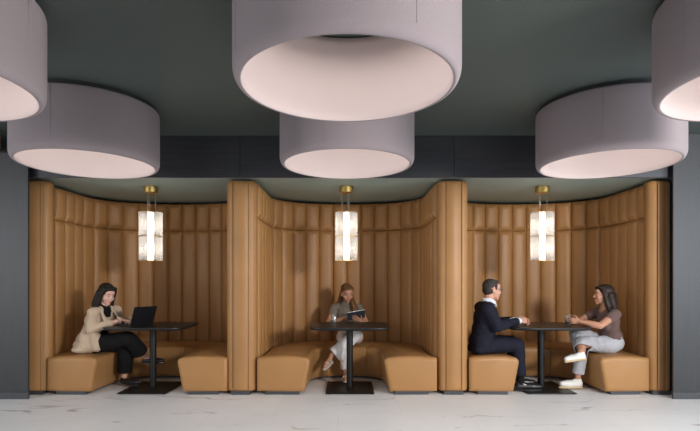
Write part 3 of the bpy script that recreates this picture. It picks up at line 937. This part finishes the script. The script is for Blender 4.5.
    # hair: long, straight, parted
    P = lambda x, y, z: head+hf[0]*x+hf[1]*y+hf[2]*z
    H = [('e', P(0, -0.020, 0.046), (0.083, 0.098, 0.084), hf), ('e', P(0, -0.062, -0.01), (0.080, 0.060, 0.10), hf), ('e', P(0.03, 0.045, 0.088), (0.046, 0.034, 0.017), hf), ('e', P(-0.03, 0.045, 0.088), (0.046, 0.034, 0.017), hf)]
    for sd in (-1, 1):
        H += limb((P(sd*0.062, 0.030, 0.075), 0.026), (P(sd*0.080, 0.022, 0.02), 0.021), (P(sd*0.082, 0.005, -0.06), 0.026), (P(sd*0.088, 0.000, -0.16), 0.030), (P(sd*0.078, 0.035, -0.265), 0.015))
        H += limb((P(sd*0.060, -0.05, 0.0), 0.04), (P(sd*0.072, -0.055, -0.13), 0.042), (P(sd*0.075, -0.02, -0.255), 0.024))
    H += limb((P(0, -0.085, 0.0), 0.05), (P(0, -0.085, -0.12), 0.05), (P(0, -0.08, -0.20), 0.03))
    def hcut(p):
        q = p-head; x, y, z = q.dot(hf[0]), q.dot(hf[1]), q.dot(hf[2])
        return False
    add('hair', root, H, 'hair_black', 0.004, 4, wrinkle(0.0022, 110, 1.0, (1, 1, 0.07)))
    for a, t, up in ((aR, tR, 0), (aL, tL, 1)):
        h = a-V((0.012, 0, 0.055)) if up else a-V((0.0, 0, 0.048))
        sh = add('shoe', root, shoe_prims(h-unit(t-h)*0.02, t+V((0, 0, .012)), a, 0.036, 0.0), 'black_shoe', 0.005, 3, None,
            None)
        put('heel', sole_mesh('heel', h-unit(t-h)*0.05-V((0, 0, .022)), t+unit(t-h)*0.02-V((0, 0, .012)), (0, 0, -1), 0.033, 0.014), 'black_plastic', sh, world=True, smooth=False)
build_laptop_woman()

# ---- woman with the tablet ----------------------------------------------
def build_tablet_woman():
    root = person((0.04, 6.53, 0), 'woman in a taupe top and cream trousers reading a tablet, legs crossed')
    F = unit((0.10, -1, 0)); R = unit(F.cross(V((0, 0, 1)))); fr = (R, F, V((0, 0, 1)))
    pel, chest, neck = V((0.035, 6.53, 0.54)), V((0.0, 6.545, 0.80)), V((-0.01, 6.52, 0.955))
    sR, sL = V((-0.168, 6.545, 0.893)), V((0.155, 6.555, 0.897))
    eR, eL = V((-0.250, 6.41, 0.685)), V((0.255, 6.42, 0.695))
    wR, wL = V((-0.040, 6.25, 0.785)), V((0.175, 6.222, 0.745))
    head = V((0.0, 6.475, 1.092)); hf = head_frame((0.32, -0.86, -0.40), 0.06)
    hipR, hipL = V((-0.05, 6.49, 0.515)), V((0.12, 6.49, 0.515))
    kL, aL, tL = V((0.10, 6.01, 0.585)), V((-0.185, 5.95, 0.350)), V((-0.265, 5.84, 0.235))
    kR, aR, tR = V((-0.03, 6.06, 0.50)), V((-0.02, 6.09, 0.125)), V((-0.02, 5.92, 0.064))
    tp, ax = torso_prims(pel, chest, neck, sR, sL, fr, pr=(0.145, 0.105, 0.11), wr=(0.115, 0.085, 0.13), cr=(0.14, 0.095, 0.14), sh=0.044)
    body = tp+head_prims(head, hf, 1.0)+limb((neck-V((0, 0, 0.03)), 0.048), (head-hf[2]*0.055-hf[1]*0.02, 0.045))
    body += limb((sR, 0.044), (eR, 0.036), (mid(eR, wR, .3), 0.036), (wR, 0.023))+limb((sL, 0.044), (eL, 0.036), (mid(eL, wL, .3), 0.036), (wL, 0.023))
    body += hand_prims(wR, (0.85, -0.22, 0.10), (0.2, -0.5, -0.8), True, (0.3, 0.35, 0.25), 0.9)
    body += hand_prims(wL, (-0.47, -0.47, 0.28), (-0.18, 0.57, 0.655), False, (0.05, 0.1, 0.1), 0.9)
    body += limb((hipR, 0.072), (kR, 0.048), (mid(kR, aR, .35), 0.045), (aR, 0.030))+limb((hipL, 0.072), (kL, 0.048), (mid(kL, aL, .35), 0.045), (aL, 0.030))
    body += foot_prims(aL-V((0.015, 0.0, 0.03)), tL, 0.028)+foot_prims(aR+V((0, 0.02, -0.045)), tR, 0.028)
    b = add('body', root, body, 'skin_warm', 0.004, 6)
    face_parts(b, head, hf, 1.0)
    tp2, _ = torso_prims(pel+V((0, 0, .07)), chest, neck, sR, sL, fr, pr=(0.14, 0.10, 0.10), wr=(0.115, 0.085, 0.13), cr=(0.14, 0.095, 0.14), sh=0.046, bust=0.8, grow=0.012)
    tp2 += limb((sR, 0.056), (mid(sR, eR, .36), 0.054))+limb((sL, 0.056), (mid(sL, eL, .36), 0.054))+limb((neck-V((0, 0, .03)), 0.058), (neck+V((0.004, -0.006, .035)), 0.0535))
    add('knit_top', root, tp2, 'taupe', 0.006, 3, wrinkle(0.004, 11, 3.0))
    tr = [('e', pel-V((0, 0, .01)), (0.158, 0.118, 0.11), ax)]
    tr += limb((hipL, 0.092), (mid(hipL, kL), 0.085), (kL, 0.072), (mid(kL, aL, .5), 0.074), (mid(kL, aL, .88), 0.074))
    tr += limb((mid(kL, aL, .45), 0.06), (mid(kL, aL, .86)+V((0.055, 0, -0.065)), 0.045))
    tr += limb((hipR, 0.092), (mid(hipR, kR), 0.085), (kR, 0.070), (mid(kR, aR, .5), 0.064), (mid(kR, aR, .88), 0.060))
    add('trousers', root, tr, 'cream', 0.007, 3, wrinkle(0.008, 9, 7.0), hems((kL, aL, .92), (kR, aR, .90)), 0.005)
    P = lambda x, y, z: head+hf[0]*x+hf[1]*y+hf[2]*z
    H = [('e', P(0, -0.024, 0.045), (0.079, 0.093, 0.080), hf), ('e', P(0, -0.06, -0.005), (0.074, 0.055, 0.08), hf), ('e', P(0.028, 0.043, 0.086), (0.046, 0.034, 0.017), hf), ('e', P(-0.028, 0.043, 0.086), (0.046, 0.034, 0.017), hf)]
    for sd in (-1, 1):
        H += limb((P(sd*0.05, 0.015, 0.082), 0.020), (P(sd*0.076, -0.012, 0.03), 0.016), (P(sd*0.078, -0.03, -0.04), 0.022))
    # gathered over her left shoulder, and hanging behind the right one
    H += limb((P(-0.060, -0.04, -0.05), 0.035), (V((0.075, 6.455, 0.965)), 0.036), (V((0.105, 6.425, 0.88)), 0.040), (V((0.10, 6.415, 0.79)), 0.030))
    H += limb((P(0.05, -0.05, -0.04), 0.036), (V((-0.09, 6.56, 0.99)), 0.034), (V((-0.135, 6.585, 0.93)), 0.024))
    add('hair', root, H, 'hair_light', 0.004, 4, wrinkle(0.003, 95, 4.0, (1, 1, 0.12)))
    for a, t, h in ((aL, tL, aL-V((0.0, -0.015, 0.055))), (aR, tR, aR+V((0, 0.03, -0.07)))):
        d = unit(t-h)
        sh = put('sandal', sole_mesh('sandal', h-d*0.02-V((0, 0, .022)), t+d*0.03-V((0, 0, .026)), (0, 0, -1), 0.034, 0.008), 'strap', root, world=True, smooth=False)
        for k in (0.30, 0.72):
            bm = bmesh.new()
            c = h.lerp(t, k); s_ = unit(d.cross(V((0, 0, 1)))); u = s_.cross(d)
            tube(bm, [c+s_*0.037*math.cos(q)+u*0.037*math.sin(q)-V((0, 0, .004)) for q in [PI*j/8 for j in range(9)]], 0.004, 6)
            put('strap', bm_mesh('strap', bm), 'strap', sh, world=True)
        bm = bmesh.new(); cone_into(bm, h-d*0.005-V((0, 0, .028)), 0.011, h-d*0.01-u*0.062, 0.006, 10)
        put('heel', bm_mesh('heel', bm), 'strap', sh, world=True)
build_tablet_woman()

# ---- man in the suit -----------------------------------------------------
def build_man():
    root = person((1.52, 5.62, 0), 'man in a navy suit and glasses, hands clasped on the table')
    F = unit((1, 0.05, 0)); R = unit(F.cross(V((0, 0, 1)))); fr = (R, F, V((0, 0, 1)))
    pel, chest, neck = V((1.55, 5.63, 0.545)), V((1.595, 5.63, 0.835)), V((1.605, 5.63, 1.005))
    sR, sL = V((1.575, 5.455, 0.935)), V((1.585, 5.805, 0.935))
    eR, eL = V((1.665, 5.415, 0.745)), V((1.69, 5.86, 0.76))
    wR, wL = V((1.955, 5.555, 0.800)), V((1.965, 5.675, 0.800))
    head = V((1.668, 5.632, 1.150)); hf = head_frame((1, 0.12, -0.05))
    hipR, hipL = V((1.53, 5.54, 0.525)), V((1.53, 5.72, 0.525))
    kR, aR, tR = V((1.925, 5.53, 0.535)), V((1.962, 5.545, 0.123)), V((2.165, 5.525, 0.060))
    kL, aL, tL = V((1.93, 5.76, 0.535)), V((1.99, 5.77, 0.123)), V((2.19, 5.77, 0.060))
    tp, ax = torso_prims(pel, chest, neck, sR, sL, fr, pr=(0.155, 0.12, 0.12), wr=(0.145, 0.115, 0.14), cr=(0.165, 0.12, 0.16), sh=0.052)
    body = tp+head_prims(head, hf, 1.04, False)+limb((neck-V((0, 0, 0.03)), 0.06), (head-hf[2]*0.055-hf[1]*0.02, 0.056))
    body += limb((sR, 0.05), (eR, 0.042), (wR, 0.028))+limb((sL, 0.05), (eL, 0.042), (wL, 0.028))
    body += hand_prims(wR, (0.92, 0.38, 0.02), (-0.3, 0.75, -0.55), True, (0.5, 0.6, 0.4), 1.02)
    body += hand_prims(wL, (0.94, -0.34, -0.02), (-0.3, -0.75, -0.55), False, (0.55, 0.7, 0.45), 1.02)
    body += limb((hipR, 0.08), (kR, 0.055), (mid(kR, aR, .35), 0.05), (aR, 0.036))+limb((hipL, 0.08), (kL, 0.055), (mid(kL, aL, .35), 0.05), (aL, 0.036))
    body += foot_prims(aR-V((0.02, 0, 0.06)), tR, 0.032)+foot_prims(aL-V((0.02, 0, 0.06)), tL, 0.032)
    b = add('body', root, body, 'skin_rosy', 0.004, 6)
    face_parts(b, head, hf, 1.04)
    tp2, _ = torso_prims(pel, chest, neck, sR.lerp(sL, .15), sL.lerp(sR, .15), fr, pr=(0.155, 0.12, 0.12), wr=(0.145, 0.115, 0.14), cr=(0.165, 0.12, 0.16), sh=0.045, grow=0.006)
    shirt = add('shirt', root, tp2+limb((mid(eR, wR, .8), 0.036), (mid(eR, wR, .985), 0.035))+limb((mid(eL, wL, .8), 0.036), (mid(eL, wL, .985), 0.035)), 'white_shirt', 0.007, 3)
    vs = []; fs = []; n = 40
    for q in range(n+1):
        a = 0.16+(2*PI-0.32)*q/n          # gap at the throat
        c, s_ = math.cos(a), math.sin(a)
        front = max(0, c)
        for rr, zz in ((0.064, 0.052-0.030*front), (0.070, 0.050-0.032*front), (0.079, 0.012-0.045*front-0.02*front**6)):
            p = neck+F*(rr*c+0.014+0.022*front*(1 if rr > 0.075 else 0.5))+R*rr*s_+V((0, 0, zz)); vs.append(p)
    for q in range(n):
        for k in range(2): fs.append((q*3+k, q*3+k+1, (q+1)*3+k+1, (q+1)*3+k))
    cl = put('collar', from_data('collar', vs, fs), 'white_shirt', shirt, world=True)
    qm = cl.modifiers.new('t', 'SOLIDIFY'); qm.thickness = 0.004; qm.offset = 0
    jk, _ = torso_prims(pel+V((0, 0, 0.02)), chest, neck-V((0.006, 0, .012)), sR, sL, fr, pr=(0.17, 0.13, 0.13), wr=(0.155, 0.122, 0.15), cr=(0.175, 0.122, 0.165), sh=0.056, grow=0.012)
    jk += [('c', pel+V((-0.06, -0.13, -0.06)), 0.06, pel+V((0.07, -0.14, -0.04)), 0.055, 14), ('c', pel+V((-0.06, 0.13, -0.06)), 0.06, pel+V((0.07, 0.14, -0.04)), 0.055, 14), ('c', pel+V((-0.09, -0.1, -0.07)), 0.05, pel+V((-0.09, 0.1, -0.07)), 0.05, 14)]
    jk += limb((sR, 0.076), (mid(sR, eR), 0.072), (eR, 0.060), (mid(eR, wR, .5), 0.049), (mid(eR, wR, .84), 0.043))+limb((sL, 0.076), (mid(sL, eL), 0.072), (eL, 0.060), (mid(eL, wL, .5), 0.049), (mid(eL, wL, .84), 0.043))
    def cut(p):
        q = p-neck; x = q.dot(R); y = q.dot(F)
        if q.z > 0.02-0.25*y and abs(x) < 0.09 and q.z > -0.03 and y > -0.01: return True
        if q.z > 0.03: return True
        sp = V((chest.x+(p.z-chest.z)*0.25, chest.y, p.z)); fy = (p-sp).dot(F)
        if fy < 0.04: return False
        return p.z > 0.62 and abs(x) < 0.012+0.058*max(0, (p.z-0.66)/0.30)
    jkt = add('suit_jacket', root, jk, 'navy', 0.008, 3, wrinkle(0.007, 8, 9.0), cut, 0.008)
    for sd in (-1, 1):
        bm = bmesh.new()
        pts = [neck+R*sd*0.066+F*0.035+V((0, 0, 0.012)), neck+R*sd*0.060+F*0.095+V((0, 0, -0.06)), neck+R*sd*0.046+F*0.125+V((0, 0, -0.15)), neck+R*sd*0.016+F*0.125+V((0, 0, -0.27))]
        outs = [pts[0]+R*sd*0.02-F*0.02, pts[1]+R*sd*0.035-F*0.015, pts[2]+R*sd*0.045-F*0.015, pts[3]+R*sd*0.006]
        va = [bm.verts.new(snap(p, -F, 0.002)) for p in pts]; vb = [bm.verts.new(snap(p, -F, 0.008)) for p in outs]
        for i in range(3): bm.faces.new((va[i], va[i+1], vb[i+1], vb[i]))
        o = put('lapel', bm_mesh('lapel', bm), 'navy', jkt, world=True)
        q = o.modifiers.new('t', 'SOLIDIFY'); q.thickness = 0.006; q.offset = 0
    tr = [('e', pel-V((0, 0, .005)), (0.168, 0.135, 0.11), ax)]
    for h, k, a in ((hipR, kR, aR), (hipL, kL, aL)):
        tr += limb((h, 0.098), (mid(h, k), 0.09), (k+V((0, 0, -.004)), 0.075), (mid(k, a, .4), 0.068), (mid(k, a, .80), 0.064))
    add('trousers', root, tr, 'navy', 0.008, 3, wrinkle(0.008, 9, 6.0), hems((kR, aR, .84), (kL, aL, .84)), 0.005)
    so = limb((mid(kR, aR, .7), 0.044), (aR, 0.040))+limb((mid(kL, aL, .7), 0.044), (aL, 0.040))
    for a, t in ((aR, tR), (aL, tL)):
        add('sock', root, limb((a+V((-0.008, 0, .20)), 0.052), (a+V((0, 0, .08)), 0.046), (a-V((0, 0, .02)), 0.042)), 'black_cloth', 0.006, 2)
        h = a-V((0.03, 0, 0.062))
        sh = add('shoe', root, shoe_prims(h, t, a, 0.042, 0.55), 'black_shoe', 0.005, 3)
        d = unit(t-h); d.z = 0
        put('sole', sole_mesh('sole', V((h.x-0.045, h.y, 0.034)), V((t.x+0.038, t.y, 0.034)), (0, 0, -1), 0.040, 0.016), 'black_plastic', sh, world=True, smooth=False)
    P = lambda x, y, z: head+(hf[0]*x+hf[1]*y+hf[2]*z)*1.04
    H = [('e', P(0, -0.022, 0.045), (0.079, 0.095, 0.080), hf), ('e', P(0, -0.046, 0.0), (0.075, 0.064, 0.070), hf), ('e', P(0, 0.040, 0.086), (0.056, 0.036, 0.024), hf)]
    for sd in (-1, 1): H += limb((P(sd*0.070, 0.018, 0.05), 0.014), (P(sd*0.075, 0.012, 0.008), 0.009))
    add('hair', root, H, 'hair_man', 0.004, 3, wrinkle(0.002, 120, 2.0))
    # glasses
    bm = bmesh.new()
    for sd in (-1, 1):
        ring = [P(sd*0.033+0.023*math.cos(a), 0.1035-0.006*abs(math.cos(a)), 0.004+0.016*math.sin(a)) for a in [2*PI*j/16 for j in range(17)]]
        tube(bm, ring, 0.0016, 6)
        tube(bm, [P(sd*0.056, 0.097, 0.010), P(sd*0.078, 0.06, 0.010), P(sd*0.080, 0.0, 0.012), P(sd*0.078, -0.02, -0.004)], 0.0018, 6)
    tube(bm, [P(-0.011, 0.104, 0.006), P(0, 0.108, 0.009), P(0.011, 0.104, 0.006)], 0.0016, 6)
    put('eyeglasses', bm_mesh('eyeglasses', bm), 'black_plastic', root, world=True)
build_man()

# ---- woman in sneakers ---------------------------------------------------
def build_sneaker_woman():
    root = person((3.02, 5.70, 0), 'woman in a dusty brown tee, grey trousers and white sneakers, holding a drink')
    F = unit((-1, 0.02, 0)); R = unit(F.cross(V((0, 0, 1)))); fr = (R, F, V((0, 0, 1)))
    pel, chest, neck = V((3.065, 5.70, 0.54)), V((3.035, 5.69, 0.795)), V((2.99, 5.68, 0.945))
    sL, sR = V((3.025, 5.52, 0.875)), V((2.985, 5.845, 0.885))
    eL, eR = V((2.80, 5.42, 0.755)), V((2.80, 5.93, 0.765))
    wL, wR = V((2.622, 5.523, 0.795)), V((2.627, 5.752, 0.802))
    head = V((2.962, 5.668, 1.088)); hf = head_frame((-0.97, 0.20, 0.02), 0.04)
    hipL, hipR = V((3.02, 5.62, 0.52)), V((3.02, 5.79, 0.52))
    kR, aR, tR = V((2.735, 5.86, 0.625)), V((2.648, 5.555, 0.462)), V((2.475, 5.52, 0.372))
    kL, aL, tL = V((2.705, 5.64, 0.535)), V((2.665, 5.66, 0.135)), V((2.475, 5.64, 0.068))
    tp, ax = torso_prims(pel, chest, neck, sR, sL, fr, pr=(0.15, 0.115, 0.11), wr=(0.12, 0.09, 0.13), cr=(0.145, 0.10, 0.14), sh=0.046)
    body = tp+head_prims(head, hf, 1.0)+limb((neck-V((0, 0, 0.03)), 0.05), (head-hf[2]*0.055-hf[1]*0.02, 0.046))
    body += limb((sR, 0.048), (mid(sR, eR, .5), 0.044), (eR, 0.037), (mid(eR, wR, .3), 0.037), (wR, 0.024))+limb((sL, 0.048), (mid(sL, eL, .5), 0.044), (eL, 0.037), (mid(eL, wL, .3), 0.037), (wL, 0.024))
    body += hand_prims(wL, (-0.90, 0.42, 0.05), (0.42, 0.90, 0.0), False, (0.45, 0.55, 0.45), 0.92, 0.5)
    body += hand_prims(wR, (-0.88, -0.45, 0.02), (0.45, -0.88, 0.0), True, (0.45, 0.55, 0.45), 0.92, 0.5)
    body += limb((hipR, 0.075), (kR, 0.05), (mid(kR, aR, .35), 0.046), (aR, 0.032))+limb((hipL, 0.075), (kL, 0.05), (mid(kL, aL, .35), 0.046), (aL, 0.032))
    body += foot_prims(aR-V((0.0, 0, 0.05)), tR, 0.03)+foot_prims(aL-V((-0.01, 0, 0.06)), tL, 0.03)
    b = add('body', root, body, 'skin_brown', 0.004, 6)
    face_parts(b, head, hf, 1.0)
    tp2, _ = torso_prims(pel+V((0, 0, .07)), chest, neck-V((0, 0, .03)), sR, sL, fr, pr=(0.145, 0.105, 0.10), wr=(0.122, 0.092, 0.13), cr=(0.14, 0.098, 0.14), sh=0.044, bust=0.95, grow=0.010)
    tp2 += limb((sR, 0.057), (mid(sR, eR, .40), 0.054))+limb((sL, 0.057), (mid(sL, eL, .40), 0.054))
    def cut(p):
        q = p-neck; x = q.dot(R); y = q.dot(F)
        return q.z > 0.0 or (y > 0.0 and (x/0.068)**2+((q.z-0.005)/0.075)**2 < 1)
    add('tee_shirt', root, tp2, 'maroon', 0.006, 3, wrinkle(0.005, 11, 1.0), cut, 0.004)
    tr = [('e', pel-V((0, 0, .01)), (0.165, 0.13, 0.115), ax)]
    tr += limb((hipR, 0.098), (mid(hipR, kR), 0.09), (kR, 0.072), (mid(kR, aR, .5), 0.066), (mid(kR, aR, .86), 0.060))
    tr += limb((hipL, 0.100), (mid(hipL, kL), 0.092), (kL, 0.075), (mid(kL, aL, .5), 0.068), (mid(kL, aL, .84), 0.063))
    tr = tr+[('e', pel+V((0.0, 0, .06)), (0.150, 0.112, 0.05), ax)]
    add('trousers', root, tr, 'denim', 0.007, 3, wrinkle(0.009, 10, 8.0), hems((kR, aR, .86), (kL, aL, .88)), 0.005)
    P = lambda x, y, z: head+hf[0]*x+hf[1]*y+hf[2]*z
    H = [('e', P(0, -0.022, 0.046), (0.082, 0.097, 0.083), hf), ('e', P(0, -0.065, -0.01), (0.080, 0.060, 0.095), hf), ('e', P(0.028, 0.045, 0.087), (0.046, 0.034, 0.017), hf), ('e', P(-0.028, 0.045, 0.087), (0.046, 0.034, 0.017), hf)]
    for sd in (-1, 1):
        H += limb((P(sd*0.055, 0.020, 0.080), 0.024), (P(sd*0.079, 0.008, 0.02), 0.019), (P(sd*0.082, -0.012, -0.06), 0.026), (P(sd*0.088, -0.030, -0.13), 0.028), (P(sd*0.088, -0.045, -0.185), 0.014))
        H += limb((P(sd*0.055, -0.06, 0.0), 0.04), (P(sd*0.068, -0.080, -0.10), 0.044), (P(sd*0.072, -0.10, -0.185), 0.024))
    H += limb((P(0, -0.09, 0.0), 0.05), (P(0, -0.105, -0.10), 0.05), (P(0, -0.12, -0.185), 0.028))
    add('hair', root, H, 'hair_dark', 0.004, 4, wrinkle(0.0028, 95, 6.0, (1, 1, 0.09)))
    # sneakers: hanging one shows its sole a little
    for a, t, h, dn in ((aR, tR, aR+V((0.022, 0.0, -0.072)), V((-0.42, -0.42, -1))), (aL, tL, aL+V((0.018, 0, -0.068)), V((0, 0, -1)))):
        d = unit(t-h)
        sh = add('sneaker', root, shoe_prims(h, t, a, 0.043, 0.5), 'white_shoe', 0.005, 3)
        dn = unit(dn-d*dn.dot(d)) if dn.x else V((0, 0, -1))
        if dn.x: h0, t0 = h-d*0.042+dn*0.016, t+d*0.038+dn*0.016
        else: h0, t0 = V((h.x+0.041, h.y, 0.042)), V((t.x-0.040, t.y, 0.042))
        put('sole', sole_mesh('sole', h0, t0, dn, 0.038, 0.024), 'gum', sh, world=True, smooth=False)
        s_ = unit(d.cross(dn)); bm = bmesh.new()
        for k in (0.45, 0.56, 0.67):
            bm = bmesh.new(); c = h.lerp(t, k)-dn*0.004
            tube(bm, [c+s_*0.040*math.cos(q)-dn*(0.043*math.sin(q)) for q in [PI*(0.25+0.5*j/6) for j in range(7)]], 0.0028, 6)
            put('lace', bm_mesh('lace', bm), 'strap', sh, world=True)
build_sneaker_woman()
#ENDPEOPLE#
# ------------------------------------------------------------------ light
w = bpy.data.worlds.new('world'); S.world = w; w.use_nodes = True
w.node_tree.nodes['Background'].inputs['Color'].default_value = (0.93, 0.96, 1.0, 1)
w.node_tree.nodes['Background'].inputs['Strength'].default_value = 0.76
def area(name, loc, target, size, power, col):
    l = bpy.data.lights.new(name, 'AREA'); l.shape = 'DISK'; l.size = size; l.energy = power; l.color = col
    o = bpy.data.objects.new(name, l); COL.objects.link(o); o.location = loc
    o.rotation_euler = (V(target)-V(loc)).to_track_quat('-Z', 'Y').to_euler()
    return o
area('key_light', (4.2, -0.4, 2.3), (-0.2, 6.0, 1.0), 1.0, 225, (1.0, 0.975, 0.95))  # unseen flash-like key light, placed from the pendants' shadow directions
area('side_light', (6.3, 1.5, 1.9), (0, 5.0, 0.9), 2.6, 95, (0.80, 0.90, 1.0))  # cool window out of view to the right
area('side_light', (-6.3, 1.0, 1.9), (0, 5.0, 0.9), 2.6, 70, (0.95, 0.96, 1.0))  # fill light added to even out the left side, no known window
S.view_settings.view_transform = 'Standard'; S.view_settings.look = 'None'
S.view_settings.exposure = 0.37; S.view_settings.gamma = 1.0
S.view_settings.use_curve_mapping = False
